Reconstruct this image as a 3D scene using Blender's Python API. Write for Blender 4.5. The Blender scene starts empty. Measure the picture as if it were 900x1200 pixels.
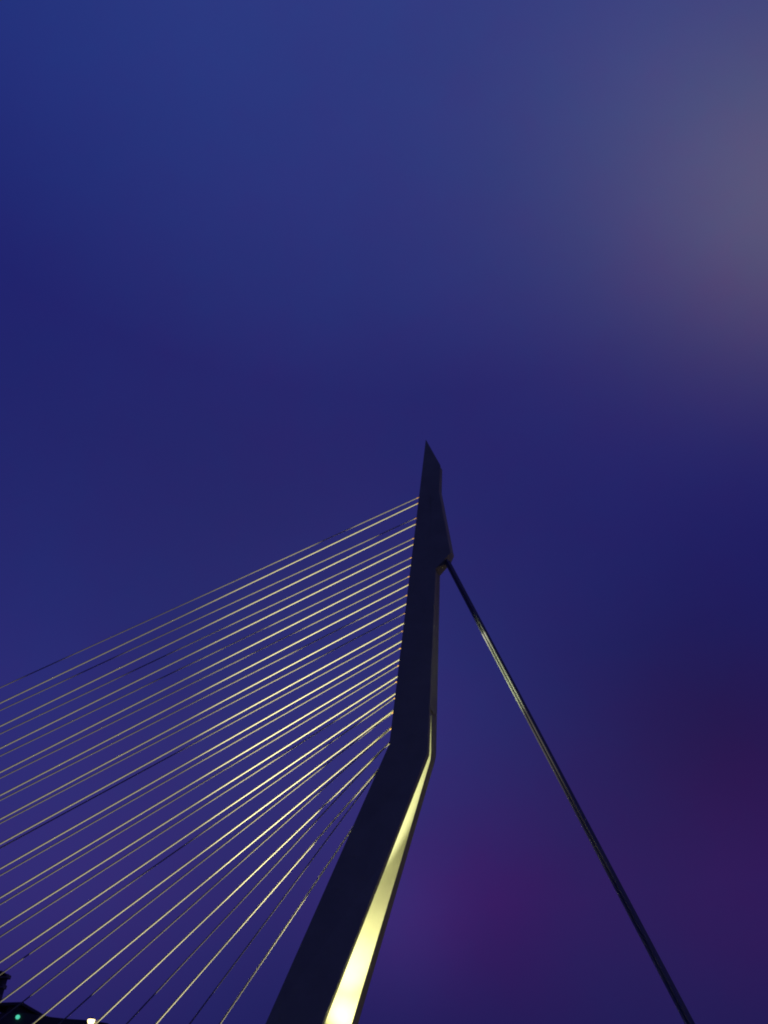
import bpy, bmesh, math
from mathutils import Vector, Matrix, Euler

# ------------------------------------------------------------------ scene, camera, sky
scene = bpy.context.scene
col = scene.collection
scene.view_settings.view_transform = 'Standard'
scene.view_settings.look = 'None'
scene.view_settings.exposure = 0
scene.view_settings.gamma = 1
scene.cycles.max_bounces = 6
scene.cycles.use_adaptive_sampling = False
scene.cycles.use_denoising = True
scene.cycles.light_sampling_threshold = 0.0
scene.cycles.filter_width = 2.0
scene.cycles.use_light_tree = True
scene.cycles.sample_clamp_indirect = 4

# x runs along the bridge (positive to the backstay side), y across it, z up
CAM = Vector((9.787, -119.161, 0.0))
PITCH, ROLL, HEAD = math.radians(44.5698), math.radians(0.121), math.radians(-5.3176)
fw = Vector((math.sin(HEAD) * math.cos(PITCH), math.cos(HEAD) * math.cos(PITCH), math.sin(PITCH)))
rt = Vector((math.cos(HEAD), -math.sin(HEAD), 0))
up = rt.cross(fw)
r2 = rt * math.cos(ROLL) + up * math.sin(ROLL)
u2 = up * math.cos(ROLL) - rt * math.sin(ROLL)
cam_data = bpy.data.cameras.new('camera')
cam_data.sensor_fit = 'VERTICAL'
cam_data.sensor_height = 36
cam_data.lens = 902.648 / 1200 * 36
cam_data.clip_start = 0.1
cam_data.clip_end = 20000
cam = bpy.data.objects.new('camera', cam_data)
col.objects.link(cam)
m3 = Matrix((r2, u2, -fw)).transposed()
cam.matrix_world = Matrix.Translation(CAM) @ m3.to_4x4()
scene.camera = cam

world = bpy.data.worlds.new("World")
scene.world = world
world.use_nodes = True
world.cycles.sampling_method = 'NONE'
nt = world.node_tree
nt.nodes.clear()
N, L = nt.nodes.new, nt.links.new


def srgb(r, g, b):
    f = lambda c: (c / 255 / 12.92) if c / 255 <= 0.04045 else ((c / 255 + 0.055) / 1.055) ** 2.4
    return (f(r), f(g), f(b), 1)


out = N('ShaderNodeOutputWorld')
bg = N('ShaderNodeBackground')
bg.inputs['Strength'].default_value = 1.0
L(bg.outputs[0], out.inputs[0])
tc = N('ShaderNodeTexCoord')
sep = N('ShaderNodeSeparateXYZ')
L(tc.outputs['Generated'], sep.inputs[0])
ramp = N('ShaderNodeValToRGB')      # dusk sky by height over the horizon (sine of the elevation), linear colour
SKY = [(0, (0, 0.00818, 0.07328)),
       (0.3, (0.02127, 0.01581, 0.11656)),
       (0.55, (0.01981, 0.01957, 0.11484)),
       (0.8, (0.02966, 0.02644, 0.13337)),
       (1.0, (0.04418, 0.05654, 0.20917))]
cr = ramp.color_ramp
cr.elements[0].position, cr.elements[0].color = SKY[0][0], (*SKY[0][1], 1)
cr.elements[1].position, cr.elements[1].color = SKY[-1][0], (*SKY[-1][1], 1)
for p, c in SKY[1:-1]:
    e = cr.elements.new(p)
    e.color = (*c, 1)
cr.interpolation = 'LINEAR'
nrm = N('ShaderNodeVectorMath')
nrm.operation = 'NORMALIZE'
L(tc.outputs['Generated'], nrm.inputs[0])
# slow unevenness of the thin cloud layer
noi = N('ShaderNodeTexNoise')
noi.inputs['Scale'].default_value = 3.0
noi.inputs['Detail'].default_value = 5
noi.inputs['Roughness'].default_value = 0.55
L(nrm.outputs[0], noi.inputs['Vector'])
L(sep.outputs['Z'], ramp.inputs[0])
cur = ramp.outputs[0]
# patches of cloud lit by the town, plus painted glow beside the floodlit pylon: direction, width, colour that they add
CLOUD_AND_HALO = [((0.4566, 0.3856, 0.8017), 0.016, (0.070, 0.062, 0.032)),
         ((0.4217, 0.3294, 0.8448), 0.12, (-0.0204, -0.02149, 0.00641)),
         ((0.3151, 0.3503, 0.882), 0.03, (0.036, 0.036, 0.018)),
         ((0.3797, 0.457, 0.8043), 0.006, (0.00398, -0.00313, 0.00102)),
         ((0.3243, 0.8385, 0.4379), 0.01, (-0.00282, -0.00306, -0.02855)),
         ((-0.4876, 0.1038, 0.8669), 0.15, (-0.0185, -0.01014, 0.02976)),
         ((0.0213, 0.951, 0.3085), 0.006, (0.0115, -0.0052, -0.007)),
         ((0.3366, 0.8821, 0.3295), 0.012, (0.00583, -0.00305, -0.00238)),
         ((0.3051, 0.9152, 0.2634), 0.04, (0.00493, 0.00042, -0.00782)),
         ((-0.1334, 0.8641, 0.4854), 0.02, (0.01115, 0.01189, 0.061)),
         ((-0.0732, 0.9557, 0.2851), 0.003, (0.012, 0.005, 0.030)),  # halo of the floodlit pylon foot, painted into the sky
         ((-0.506, 0.7187, 0.4768), 0.02, (0.00442, 0.00648, 0.04356)),
         ((-0.4404, 0.8501, 0.2888), 0.02, (0.01167, 0.00706, 0.03935)),
         ((0.1044, 0.6345, 0.7658), 0.05, (-0.00051, 0.00139, 0.00562))]


def vmath(op, a, b=None, scale=None):
    n = N('ShaderNodeVectorMath')
    n.operation = op
    L(a, n.inputs[0]) if not isinstance(a, tuple) else setattr(n.inputs[0], 'default_value', a)
    if b is not None:
        L(b, n.inputs[1]) if not isinstance(b, tuple) else setattr(n.inputs[1], 'default_value', b)
    if scale is not None:
        L(scale, n.inputs['Scale'])
    return n


def smath(op, a, b=None):
    n = N('ShaderNodeMath')
    n.operation = op
    L(a, n.inputs[0])
    if b is not None:
        n.inputs[1].default_value = b
    return n.outputs[0]


for d, w, c in CLOUD_AND_HALO:
    dot = vmath('DOT_PRODUCT', nrm.outputs[0], Vector(d).normalized()[:]).outputs['Value']
    k = smath('EXPONENT', smath('MULTIPLY', smath('SUBTRACT', dot, 1.0), 1.0 / w))
    add = vmath('SCALE', c, scale=k).outputs[0]
    cur = vmath('ADD', cur, add).outputs[0]
mr = N('ShaderNodeMapRange')
mr.inputs['From Min'].default_value = 0.3
mr.inputs['From Max'].default_value = 0.7
mr.inputs['To Min'].default_value = 0.965
mr.inputs['To Max'].default_value = 1.035
L(noi.outputs[0], mr.inputs['Value'])
cur = vmath('SCALE', cur, scale=mr.outputs[0]).outputs[0]
# a slow drift between violet and blue
noi2 = N('ShaderNodeTexNoise')
noi2.inputs['Scale'].default_value = 9.0
noi2.inputs['Detail'].default_value = 6
noi2.inputs['Roughness'].default_value = 0.7
L(nrm.outputs[0], noi2.inputs['Vector'])
mr2 = N('ShaderNodeMapRange')
mr2.inputs['From Min'].default_value = 0.35
mr2.inputs['From Max'].default_value = 0.65
L(noi2.outputs[0], mr2.inputs['Value'])
tint = N('ShaderNodeMixRGB')
L(mr2.outputs[0], tint.inputs['Fac'])
tint.inputs['Color1'].default_value = (0.95, 1.04, 1.01, 1)
tint.inputs['Color2'].default_value = (1.06, 0.96, 0.99, 1)
cur = vmath('MULTIPLY', cur, tint.outputs[0]).outputs[0]
L(cur, bg.inputs['Color'])


# ------------------------------------------------------------------ materials
def mat(name, rgb, rough=0.6, metal=0.0, noise=0.0, scale=1.0, emit=None, estr=0.0, bump=0.0, coord='Object'):
    m = bpy.data.materials.new(name)
    m.use_nodes = True
    t = m.node_tree
    b = t.nodes['Principled BSDF']
    b.inputs['Base Color'].default_value = (*rgb, 1)
    b.inputs['Roughness'].default_value = rough
    b.inputs['Metallic'].default_value = metal
    if noise or bump:
        c = t.nodes.new('ShaderNodeTexCoord')
        n = t.nodes.new('ShaderNodeTexNoise')
        n.inputs['Scale'].default_value = scale
        n.inputs['Detail'].default_value = 6
        t.links.new(c.outputs[coord], n.inputs['Vector'])
        r = t.nodes.new('ShaderNodeValToRGB')
        r.color_ramp.elements[0].position = 0.3
        r.color_ramp.elements[1].position = 0.7
        r.color_ramp.elements[0].color = (*[x * (1 - noise) for x in rgb], 1)
        r.color_ramp.elements[1].color = (*[min(1, x * (1 + noise)) for x in rgb], 1)
        t.links.new(n.outputs[0], r.inputs[0])
        t.links.new(r.outputs[0], b.inputs['Base Color'])
        if bump:
            bp = t.nodes.new('ShaderNodeBump')
            bp.inputs['Strength'].default_value = bump
            t.links.new(n.outputs[0], bp.inputs['Height'])
            t.links.new(bp.outputs[0], b.inputs['Normal'])
    if emit:
        b.inputs['Emission Color'].default_value = (*emit, 1)
        b.inputs['Emission Strength'].default_value = estr
    return m


M = {
    'steel': mat('painted_steel', (0.40, 0.45, 0.25), 0.6, noise=0.10, scale=0.25),
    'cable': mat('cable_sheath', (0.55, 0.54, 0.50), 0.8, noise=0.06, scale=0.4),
    'cable_shaded': mat('shaded_cable_sheath', (0.30, 0.29, 0.27), 0.85, noise=0.08, scale=0.4),  # near row: weaker light put into a darker sheath colour
    'socket': mat('anchor_socket_paint', (0.42, 0.22, 0.06), 0.7, noise=0.1, scale=3),
    'stay': mat('backstay_paint', (0.26, 0.28, 0.28), 0.42, noise=0.08, scale=0.6),
    'deck': mat('deck_steel', (0.22, 0.24, 0.25), 0.6, noise=0.1, scale=0.3),
    'asphalt': mat('asphalt', (0.05, 0.05, 0.052), 0.9, noise=0.2, scale=2, bump=0.2),
    'ground': mat('quay_stone', (0.16, 0.15, 0.14), 0.85, noise=0.25, scale=0.4, bump=0.3),
    'water': mat('river_water', (0.01, 0.015, 0.02), 0.12, noise=0.1, scale=0.3, bump=0.4),
    'concrete': mat('concrete', (0.20, 0.19, 0.18), 0.85, noise=0.15, scale=0.3),
    'brick': mat('dark_cladding', (0.07, 0.065, 0.07), 0.8, noise=0.15, scale=0.4),
    'roof': mat('roof_felt', (0.06, 0.06, 0.065), 0.85, noise=0.2, scale=0.5),
    'glass': mat('window_glass', (0.02, 0.02, 0.025), 0.08),
    'dark': mat('fixture_black', (0.03, 0.03, 0.03), 0.5, noise=0.1, scale=5),
    'lens': mat('lit_lens', (0.8, 0.8, 0.6), 0.3, emit=(1.0, 0.93, 0.6), estr=20),
    'lamp': mat('lamp_glass', (0.9, 0.8, 0.6), 0.3, emit=(1.0, 0.74, 0.34), estr=3.5),
    'green': mat('green_signal', (0.1, 0.6, 0.4), 0.3, emit=(0.10, 0.80, 0.50), estr=0.8),
}


for k_ in ('lens', 'lamp', 'green'):
    M[k_].cycles.emission_sampling = 'NONE'
for k_ in ('cable', 'cable_shaded', 'stay'):
    M[k_].node_tree.nodes['Principled BSDF'].inputs['Specular IOR Level'].default_value = 0.08


# ------------------------------------------------------------------ helpers
def link_mesh(name, bm, m, parent=None, smooth=False, label=None):
    me = bpy.data.meshes.new(name)
    bmesh.ops.recalc_face_normals(bm, faces=bm.faces)
    bm.to_mesh(me)
    bm.free()
    me.materials.append(m)
    if smooth:
        for p in me.polygons:
            p.use_smooth = True
    o = bpy.data.objects.new(name, me)
    col.objects.link(o)
    if parent:
        o.parent = parent
    if label:
        o['label'] = label
    return o


def thing(name, label, cat, loc=(0, 0, 0), group=None, rot=None):
    o = bpy.data.objects.new(name, None)
    o.empty_display_size = 0.5
    o.location = loc
    if rot:
        o.rotation_euler = rot
    col.objects.link(o)
    o['label'] = label
    o['category'] = cat
    if group:
        o['group'] = group
    return o


def add_box(bm, x0, x1, y0, y1, z0, z1):
    v = [bm.verts.new((x, y, z)) for z in (z0, z1) for x, y in ((x0, y0), (x1, y0), (x1, y1), (x0, y1))]
    for f in ((0, 3, 2, 1), (4, 5, 6, 7), (0, 1, 5, 4), (1, 2, 6, 5), (2, 3, 7, 6), (3, 0, 4, 7)):
        bm.faces.new([v[i] for i in f])


def box(name, b, m, parent=None, label=None):
    bm = bmesh.new()
    add_box(bm, *b)
    return link_mesh(name, bm, m, parent, label=label)


def add_tube(bm, pts, radii, n=10, cap=True):
    """round tube through pts"""
    pts = [Vector(p) for p in pts]
    d = (pts[-1] - pts[0]).normalized()
    a = d.cross(Vector((0, 0, 1)))
    if a.length < 1e-3:
        a = Vector((1, 0, 0))
    a.normalize()
    b = d.cross(a)
    rings = []
    for p, r in zip(pts, radii):
        rings.append([bm.verts.new(p + (a * math.cos(t) + b * math.sin(t)) * r)
                      for t in (2 * math.pi * i / n for i in range(n))])
    for A, B in zip(rings, rings[1:]):
        for i in range(n):
            bm.faces.new((A[i], A[(i + 1) % n], B[(i + 1) % n], B[i]))
    if cap:
        bm.faces.new(rings[0])
        bm.faces.new(rings[-1])


def tube(name, pts, radii, m, parent=None, n=10, label=None, step=None):
    bm = bmesh.new()
    if step:                      # long straight tube: rings every few metres, open ends hidden in sockets
        a, b = Vector(pts[0]), Vector(pts[1])
        k = max(1, int((b - a).length / step))
        pts = [a.lerp(b, i / k) for i in range(k + 1)]
        radii = [radii[0]] * (k + 1)
    add_tube(bm, pts, radii, n, cap=not step)
    return link_mesh(name, bm, m, parent, True, label)


def loft(bm, secs):
    rings = [[bm.verts.new(p) for p in s] for s in secs]
    n = len(rings[0])
    for A, B in zip(rings, rings[1:]):
        for i in range(n):
            bm.faces.new((A[i], A[(i + 1) % n], B[(i + 1) % n], B[i]))
    bm.faces.new(rings[0])
    bm.faces.new(rings[-1])


def lerp(tab, z):
    if z <= tab[0][0]:
        (a, va), (b, vb) = tab[0], tab[1]
    elif z >= tab[-1][0]:
        (a, va), (b, vb) = tab[-2], tab[-1]
    else:
        for (a, va), (b, vb) in zip(tab, tab[1:]):
            if a <= z <= b:
                break
    return va + (vb - va) * (z - a) / (b - a)


def aim(o, target):
    d = Vector(target) - o.matrix_world.translation if False else Vector(target) - Vector(o.location)
    o.rotation_euler = d.to_track_quat('-Z', 'Y').to_euler()


# ------------------------------------------------------------------ ground, river
def sheet(name, pts, z, m, kind='structure'):
    bm = bmesh.new()
    bm.faces.new([bm.verts.new((x, y, z)) for x, y in pts])
    o = link_mesh(name, bm, m)
    o['kind'] = kind
    return o


GZ = -1.65
sheet('river', [(-6000, -6000), (6000, -6000), (6000, 6000), (-6000, 6000)], -4.5, M['water'])
bm = bmesh.new()
add_box(bm, -6, 6000, -6000, 6000, -9, GZ)
o = link_mesh('ground', bm, M['ground'])
o['kind'] = 'structure'
bm = bmesh.new()
add_box(bm, -6000, -183, -6000, 6000, -9, GZ)
o = link_mesh('far_bank_ground', bm, M['ground'])
o['kind'] = 'structure'

# ------------------------------------------------------------------ pylon
NFu = [(22.15, -15.58), (61.6, -0.09), (140.9, 8.68)]
NFv = [(22.15, 6.5), (61.6, 2.75), (120.8, 0.95), (140.9, 0.35)]
NRu = [(22.07, -8.39), (60.15, 6.08), (131.0, 11.65)]
NRv = [(22.1, 6.3), (60.2, 1.85), (94.8, 1.25), (131, 0.8)]
FRu = [(24.45, -5.32), (61.17, 7.36), (131.3, 12.06)]
FIu = [(23.98, -5.95), (43.3, 0.71), (60.6, 6.54), (68.7, 6.95)]
FIv = [(24, 3.8), (43.3, 2.25), (60.6, 0.6), (68.0, 0.0), (68.7, 0.0)]
NIu = [(22.6, -8.50), (60.35, 6.36), (68.7, 6.95)]
NIv = [(22.6, 3.6), (60.3, 0.8), (68.0, 0.0), (68.7, 0.0)]


def near_leg(z):
    nf, nr = (lerp(NFu, z), -lerp(NFv, z), z), (lerp(NRu, z), -lerp(NRv, z), z)
    ni = (lerp(NIu, z), -lerp(NIv, z), z)
    nif = (lerp(NFu, z) + 0.25, -lerp(NIv, z), z)
    return [nf, nr, ni, nif]


def far_leg(z):
    ff, fr = (lerp(NFu, z) + 0.5, lerp(NFv, z), z), (lerp(FRu, z), lerp(NRv, z), z)
    fi = (lerp(FIu, z), lerp(FIv, z), z)
    fif = (lerp(NFu, z) + 0.25, lerp(FIv, z), z)
    return [ff, fr, fi, fif]


pylon = thing('bridge_pylon', 'tall bent steel bridge pylon with pointed top and floodlit inner face', 'bridge pylon',
              (-18, 0, GZ))
LV = [-9, 22.1, 43.3, 60.3, 61.6, 68.0, 68.7]


def pylon_part(name, bm, m, label=None):
    o = link_mesh(name, bm, m, None, False, label)
    o.parent = pylon
    o.matrix_parent_inverse = Matrix.Translation((18, 0, -GZ))
    return o


bm = bmesh.new(); loft(bm, [near_leg(z) for z in LV])
pylon_part('leg', bm, M['steel'], 'dark leg turned to the viewer')
bm = bmesh.new(); loft(bm, [far_leg(z) for z in LV])
pylon_part('leg', bm, M['steel'], 'farther leg, its inner face floodlit yellow')


def mast(z, top=False):
    h = lambda tab, zz: lerp(tab, zz)
    zf = z if not top else 140.9
    zr = z if not top else 131.0
    return [(h(NFu, zf), -h(NFv, zf), zf), (h(NRu, zr), -h(NRv, zr), zr),
            (0.5 * (h(NRu, zr) + h(FRu, zr)) - 0.12, 0, zr),
            (h(FRu, zr), h(NRv, zr), zr), (h(NFu, zf) + 0.15, h(NFv, zf), zf)]


bm = bmesh.new(); loft(bm, [mast(z) for z in (68.704, 94.8, 120.8, 128)] + [mast(0, True)])
pylon_part('mast', bm, M['steel'])
# bracket that takes the backstays, proud of the mast's back
near = [(9.2, 121.2), (10.9, 122.4), (12.35, 104.1), (12.1, 103.5), (9.25, 99.98), (8.2, 103)]
far = [(9.2, 121.2), (11.55, 123.6), (13.1, 105.0), (12.4, 103.2), (9.95, 99.95), (8.2, 103)]
bm = bmesh.new()
A = [bm.verts.new((x, -1.22, z)) for x, z in near]
B = [bm.verts.new((x, 1.22, z)) for x, z in far]
for i in range(6):
    bm.faces.new((A[i], A[(i + 1) % 6], B[(i + 1) % 6], B[i]))
bm.faces.new(A); bm.faces.new(B[::-1])
pylon_part('backstay_bracket', bm, M['steel'])
bm = bmesh.new()
add_box(bm, -32, -8, -10, 10, -9, GZ + 1.5)
pylon_part('pier', bm, M['concrete'])

# ------------------------------------------------------------------ deck
deck = thing('bridge_deck', 'long bridge deck carried by the stay cables', 'bridge deck', (0, 0, 20.9))
box('roadway', (-186, 120, -3.0, 3.0, -0.35, 0.0), M['asphalt'], deck)
box('girder', (-186, 120, -4.0, 4.0, -2.4, -0.354), M['deck'], deck)
for s in (-1, 1):
    box('kerb', (-186, 120, s * 3.9 - 0.25, s * 3.9 + 0.25, -0.35, 0.1), M['deck'], deck)
for x in (60, 115):
    box('pier', (x - 1.5, x + 1.5, -3.5, 3.5, -30, -2.404), M['concrete'], deck)

# ------------------------------------------------------------------ stay cables
NEAR = [((6.28, -0.53, 121.18), -170.99), ((5.64, -0.72, 114.78), -160.76), ((5.04, -0.89, 108.84), -150.06),
        ((4.48, -1.05, 103.43), -140.66), ((3.95, -1.2, 98.39), -131.49), ((3.43, -1.35, 93.58), -122.79),
        ((2.95, -1.48, 89.18), -113.73), ((2.48, -1.6, 84.97), -104.33), ((2.04, -1.71, 81.11), -94.34),
        ((1.69, -1.82, 77.4), -84.81), ((1.31, -1.92, 74.0), -75.18), ((0.98, -2.02, 70.72), -65.42),
        ((0.61, -2.11, 67.89), -55.78), ((0.23, -2.2, 64.81), -46.37), ((-0.02, -2.27, 62.23), -36.62),
        ((-1.41, -2.4, 57.97), -27.68)]
FAR = [((6.0, 0.55, 120.43), -172.16), ((5.45, 0.73, 114.4), -161.93), ((4.75, 0.9, 108.68), -152.76),
       ((4.16, 1.06, 103.21), -142.54), ((3.52, 1.21, 98.2), -133.13), ((2.99, 1.35, 93.5), -123.61),
       ((2.49, 1.48, 88.99), -114.2), ((2.0, 1.6, 84.94), -105.04), ((1.62, 1.72, 81.03), -94.81),
       ((1.17, 1.82, 77.44), -85.52), ((0.74, 1.93, 73.97), -75.29), ((0.35, 2.02, 70.61), -65.54),
       ((-0.08, 2.12, 67.37), -55.66), ((-0.4, 2.2, 64.53), -45.79), ((-1.43, 2.31, 60.9), -36.38),
       ((-5.57, 2.59, 51.61), -26.51)]
ORD = ['topmost', 'second', 'third', 'fourth', 'fifth', 'sixth', 'seventh', 'eighth', 'ninth', 'tenth', 'eleventh',
       'twelfth', 'thirteenth', 'fourteenth', 'fifteenth', 'lowest']


def stay(top, x_deck, s, k, label, r):
    top = Vector(top)
    bot = Vector((x_deck, s * 3.65, 20.9))
    d = (top - bot).normalized()
    inner = top + d * (0.7 if not (s > 0 and k == 15) else 2.5)
    t = thing('stay_cable', label, 'cable', bot, 'stay cables fanning from the mast to the deck')
    tube('strand', [(0, 0, 0), tuple(inner - bot)], [r, r], M['cable' if s > 0 else 'cable_shaded'], t, 12, step=3.0)
    e0, e1 = top - d * (0.45 if s < 0 else 0.1), inner
    tube('anchor_socket', [tuple(e0 - bot), tuple(e1 - bot)], [r * 1.15, r * 1.15], M['socket'], t, 10)
    tube('deck_socket', [tuple(-d * 0.3), tuple(d * 2.0)], [r * 1.8, r * 1.5], M['deck'], t, 10)


for k in range(16):
    tail = ' of the sixteen pairs' if 0 < k < 15 else ' pair under the mast tip' if k == 0 else ' pair, meeting the leaning leg'
    a = f'upper, thinner stay cable of the {ORD[k]}{tail}'
    b = f'lower, brighter stay cable of the {ORD[k]}{tail}'
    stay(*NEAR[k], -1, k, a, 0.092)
    stay(*FAR[k], 1, k, b, 0.122)

# ------------------------------------------------------------------ backstay: four pipes side by side
P0, P1 = Vector((11.75, -0.25, 101.95)), Vector((37.45, -3, 21.9))
ax = (P1 - P0).normalized()
sx = ax.cross(Vector((0, 1, 0))).normalized()
sy = ax.cross(sx).normalized()
bs = thing('backstay_cable', 'thick dark backstay running down from the mast to the bottom right, partly floodlit',
           'cable', P1)
for i, j in ((-1, 0), (1, 0), (0, -1), (0, 1)):
    off = sx * (i * 0.37) + sy * (j * 0.37)
    tube('pipe', [tuple(P0 - ax * 0.5 - P1 + off), tuple(ax * 0.5 + off)], [0.215, 0.215], M['stay'], bs, 20, step=1.5)
ln = (P1 - P0).length

# ------------------------------------------------------------------ floodlights
def floodlight(loc, target, power, cone, blend, label, colour=(1.0, 0.90, 0.45), size=0.15, shield=False):
    t = thing('floodlight', label, 'floodlight', loc, 'floodlights on the deck')
    d = (Vector(target) - Vector(loc)).normalized()
    q = d.to_track_quat('-Z', 'Y').to_euler()
    bm = bmesh.new()
    add_tube(bm, [(0, 0, 0.45), (0, 0, 0.12), (0, 0, 0.0)], [0.16, 0.28, 0.34], 16)
    h = link_mesh('housing', bm, M['dark'], t, True)
    h.rotation_euler = q
    bm = bmesh.new()
    add_tube(bm, [(0, 0, -0.004), (0, 0, -0.02)], [0.30, 0.30], 16)
    l_ = link_mesh('lens', bm, M['lens'], t, True)
    l_.rotation_euler = q
    box('bracket', (-0.06, 0.06, -0.06, 0.06, -0.6, -0.05), M['dark'], t)
    ld = bpy.data.lights.new('floodlight_beam', 'SPOT')
    ld.energy = power
    ld.color = colour
    ld.spot_size = math.radians(cone)
    ld.spot_blend = blend
    ld.shadow_soft_size = size
    lo = bpy.data.objects.new('floodlight_beam', ld)
    lo.parent = t
    lo.location = d * 0.35
    lo.rotation_euler = q
    col.objects.link(lo)
    if shield:                    # added unseen plate that keeps the beam off the back of the mast and off the backstay
        S = Vector(loc) + d * 0.35
        A, B = Vector((2.3, 0, 58)), Vector((8.8, 0, 124))
        lnv = (B - A)
        E0, E1 = A - lnv * 0.8, B + lnv * 1.2
        side = Vector((60, 0, 0))
        bm = bmesh.new()
        near_, far_ = [], []
        for p in (E0, E1, E1 + side, E0 + side):
            g = (p - S) * (5.0 / (A - S).length)
            near_.append(bm.verts.new(S + g - Vector(loc)))
            far_.append(bm.verts.new(S + g * 1.02 - Vector(loc)))
        bm.faces.new(near_[::-1]); bm.faces.new(far_)
        for i in range(4):
            bm.faces.new((near_[i], near_[(i + 1) % 4], far_[(i + 1) % 4], far_[i]))
        link_mesh('shield', bm, M['dark'], t)


Y = (1.0, 0.86, 0.34)
W = (1.0, 0.92, 0.44)
Y = (1.0, 0.82, 0.52)
floodlight((-9.0, -1.2, 20.9), (-4.7, 3.2, 30.5), 17000, 100, 1.0, 'floodlight at the foot of the near leg, beam on the far leg', Y)
floodlight((-11.5, -0.7, 20.9), (5.1, 0.7, 61.0), 700000, 11, 1.0, 'floodlight between the legs, beam up to the bend', (1.0, 0.87, 0.68))
floodlight((-10.5, -1.6, 20.9), (1.4, 1.9, 48.0), 62000, 60, 1.0, 'floodlight between the legs, beam on the middle of the far leg', (1.0, 0.85, 0.62))
# floodlights for the cables, on an added, unseen platform in the river past the deck
floodlight((-20, 22, 8.0), (-45, 0, 55), 185000, 84, 1.0, 'wide floodlight on the added service platform, beam on the lower cables', W, size=0.25, shield=True)
floodlight((-20, 30, 8.0), (-3, 0, 67), 1550000, 60, 1.0, 'strong floodlight on the added service platform, beam up the mast', W, size=0.25, shield=True)
# for the backstay
floodlight((6, 0.3, 21.6), (20.0, -0.6, 75.5), 420000, 13, 1.0, 'floodlight behind the pylon, beam on the backstay', (0.95, 1.0, 0.52))
floodlight((-3, -28, -1.0), (31.0, -1.9, 43), 2500, 7, 1.0, 'small floodlight on the quay, beam on the lower backstay', (1.0, 0.9, 0.4))

pf = thing('added_platform', 'added, unseen concrete platform on piles that carries the cable floodlights', 'platform', (-33, 27, -0.75))
box('slab', (-18, 18, -17, 19, -0.8, 0.0), M['concrete'], pf)
for jx, jy in ((13, -5), (13, 3)):
    tube('lamp_mast', [(jx, jy, 0), (jx, jy, 8.2)], [0.22, 0.14], M['dark'], pf, 12)
for i in range(4):
    for j in (-14, 16):
        tube('pile', [(-15 + i * 10, j, -8), (-15 + i * 10, j, -0.805)], [0.6, 0.6], M['concrete'], pf, 10)


# ------------------------------------------------------------------ added unseen street lamp, standing in for warm town light
def added_quay_lamp(loc, label, power):
    t = thing('added_quay_lamp', label, 'street lamp', loc)
    tube('pole', [(0, 0, 0), (0, 0, 11.6)], [0.14, 0.08], M['dark'], t, 10)
    tube('arm', [(0, 0, 11.6), (0.9, 0, 12.0)], [0.05, 0.05], M['dark'], t, 8)
    box('lamp_head', (0.5, 1.5, -0.2, 0.2, 12.0, 12.15), M['dark'], t)
    box('lamp_glass', (0.55, 1.45, -0.16, 0.16, 11.94, 11.996), M['lamp'], t)
    ld = bpy.data.lights.new('lamp_light', 'POINT')
    ld.energy = power
    ld.color = (1.0, 0.62, 0.28)
    ld.shadow_soft_size = 0.3
    lo = bpy.data.objects.new('lamp_light', ld)
    lo.parent = t
    lo.location = (1.0, 0, 11.6)
    col.objects.link(lo)


added_quay_lamp((160, 60, GZ), 'added tall lamp on the quay, standing in for warm town light', 45000)

# ------------------------------------------------------------------ street lamp on the deck, in view at the bottom left
lp = thing('street_lamp', 'glowing street lamp at the foot of the cables, bottom left', 'street lamp', (-42.6, 3.3, 21.0))
tube('pole', [(0, 0.45, -0.2), (0, 0.45, 3.6)], [0.09, 0.06], M['dark'], lp, 10)
tube('arm', [(0, 0.45, 3.6), (0, 0.05, 3.95)], [0.05, 0.05], M['dark'], lp, 8)
bm = bmesh.new()
add_tube(bm, [(0, 0, 4.22), (0, 0, 4.12), (0, 0, 4.0)], [0.2, 0.5, 0.56], 14)
link_mesh('lamp_shade', bm, M['dark'], lp, True)
bm = bmesh.new()
add_tube(bm, [(0, 0, 3.99), (0, 0, 3.75), (0, 0, 3.5), (0, 0, 3.38)], [0.5, 0.48, 0.34, 0.15], 14)
link_mesh('lamp_glass', bm, M['lamp'], lp, True)

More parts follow.
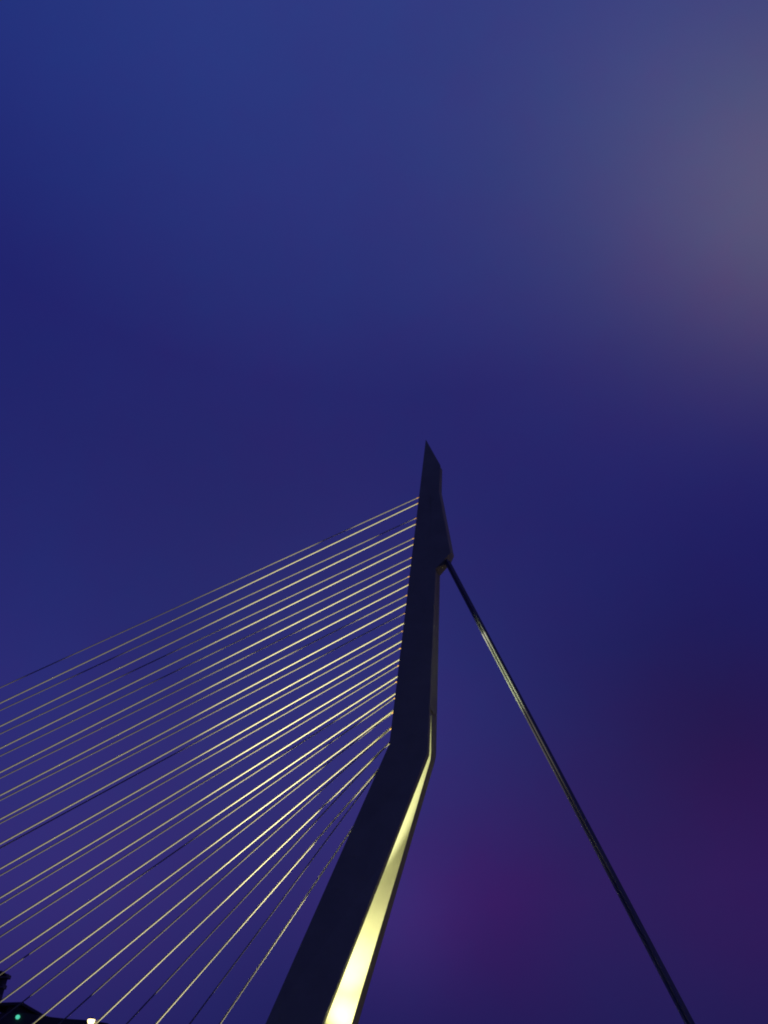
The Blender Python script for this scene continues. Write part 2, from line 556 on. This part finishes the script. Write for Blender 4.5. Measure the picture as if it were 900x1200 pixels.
# ------------------------------------------------------------------ far bank buildings
tw = thing('apartment_tower', 'dark high-rise with balconies stepping down its edge, at the left frame edge', 'building',
           (-220, 277, GZ))
box('wall', (-20, 17.0, -12, -4, 0, 99.3), M['brick'], tw)
box('roof', (-20.5, 17.6, -12.5, -3.6, 99.3, 99.95), M['roof'], tw)
for k in range(23):
    z = 97.2 - 4.0 * k
    ext = (20.8, 20.2, 19.6, 19.9)[k % 4] if k < 5 else 20.2
    b = bmesh.new()
    add_box(b, 17.0, ext, -12.3, -8.5, z, z + 0.45)
    add_box(b, ext - 0.15, ext, -12.3, -8.5, z + 0.45, z + 1.5)
    link_mesh('balcony', b, M['concrete'], tw)
    for j in range(3):
        box('window', (-2 + j * 6.5, 2 + j * 6.5, -12.08, -12.0, z + 0.7, z + 2.9), M['glass'], tw)

ob = thing('office_block', 'dark low block with a drooping roof and thin canopy beside the high-rise', 'building',
           (-180, 277, GZ))
prof = [(-22.9, 0), (-22.9, 82.6), (-12, 82.9), (-5.5, 82.7), (0.5, 82.0), (8, 80.9), (16, 80.1), (26, 79.4), (34, 78.2), (34, 0)]
bm = bmesh.new()
A = [bm.verts.new((x, -14, z)) for x, z in prof]
B = [bm.verts.new((x, 14, z)) for x, z in prof]
n = len(prof)
for i in range(n):
    bm.faces.new((A[i], A[(i + 1) % n], B[(i + 1) % n], B[i]))
bm.faces.new(A); bm.faces.new(B[::-1])
link_mesh('wall', bm, M['brick'], ob)
box('canopy', (-22.9, -7.0, -15, 14, 85.6, 86.7), M['roof'], ob)
box('penthouse', (-14.2, -9.0, -13, 13, 82.0, 85.6), M['brick'], ob)
for k in range(2):
    for j in range(8):
        box('window', (-20 + j * 6.4, -16.4 + j * 6.4, -14.08, -14.0, 73.2 - 4.2 * k, 75.2 - 4.2 * k), M['glass'], ob)
bm = bmesh.new()
add_tube(bm, [(-7.35, -14.6, 80.3), (-7.35, -14.6, 80.8), (-7.35, -14.6, 81.4), (-7.35, -14.6, 81.8)], [0.5, 0.9, 0.9, 0.5], 12)
link_mesh('signal_lamp', bm, M['green'], ob, True, 'small green light on the facade')

# ------------------------------------------------------------------ sampling: the leg, backstay and quay lamps are
# excluded from lighting the stay cables, which their light hardly reaches, to cut grain
far_from_cables = bpy.data.collections.new('stay_cable_meshes')
for o in bpy.data.objects:
    if o.type == 'MESH' and o.parent and o.parent.get('category') == 'cable' and o.parent.name.startswith('stay_cable'):
        far_from_cables.objects.link(o)
for co in far_from_cables.collection_objects:
    co.light_linking.link_state = 'EXCLUDE'
for o in bpy.data.objects:
    if o.type == 'LIGHT' and 'service platform' not in o.parent['label']:
        o.light_linking.receiver_collection = far_from_cables
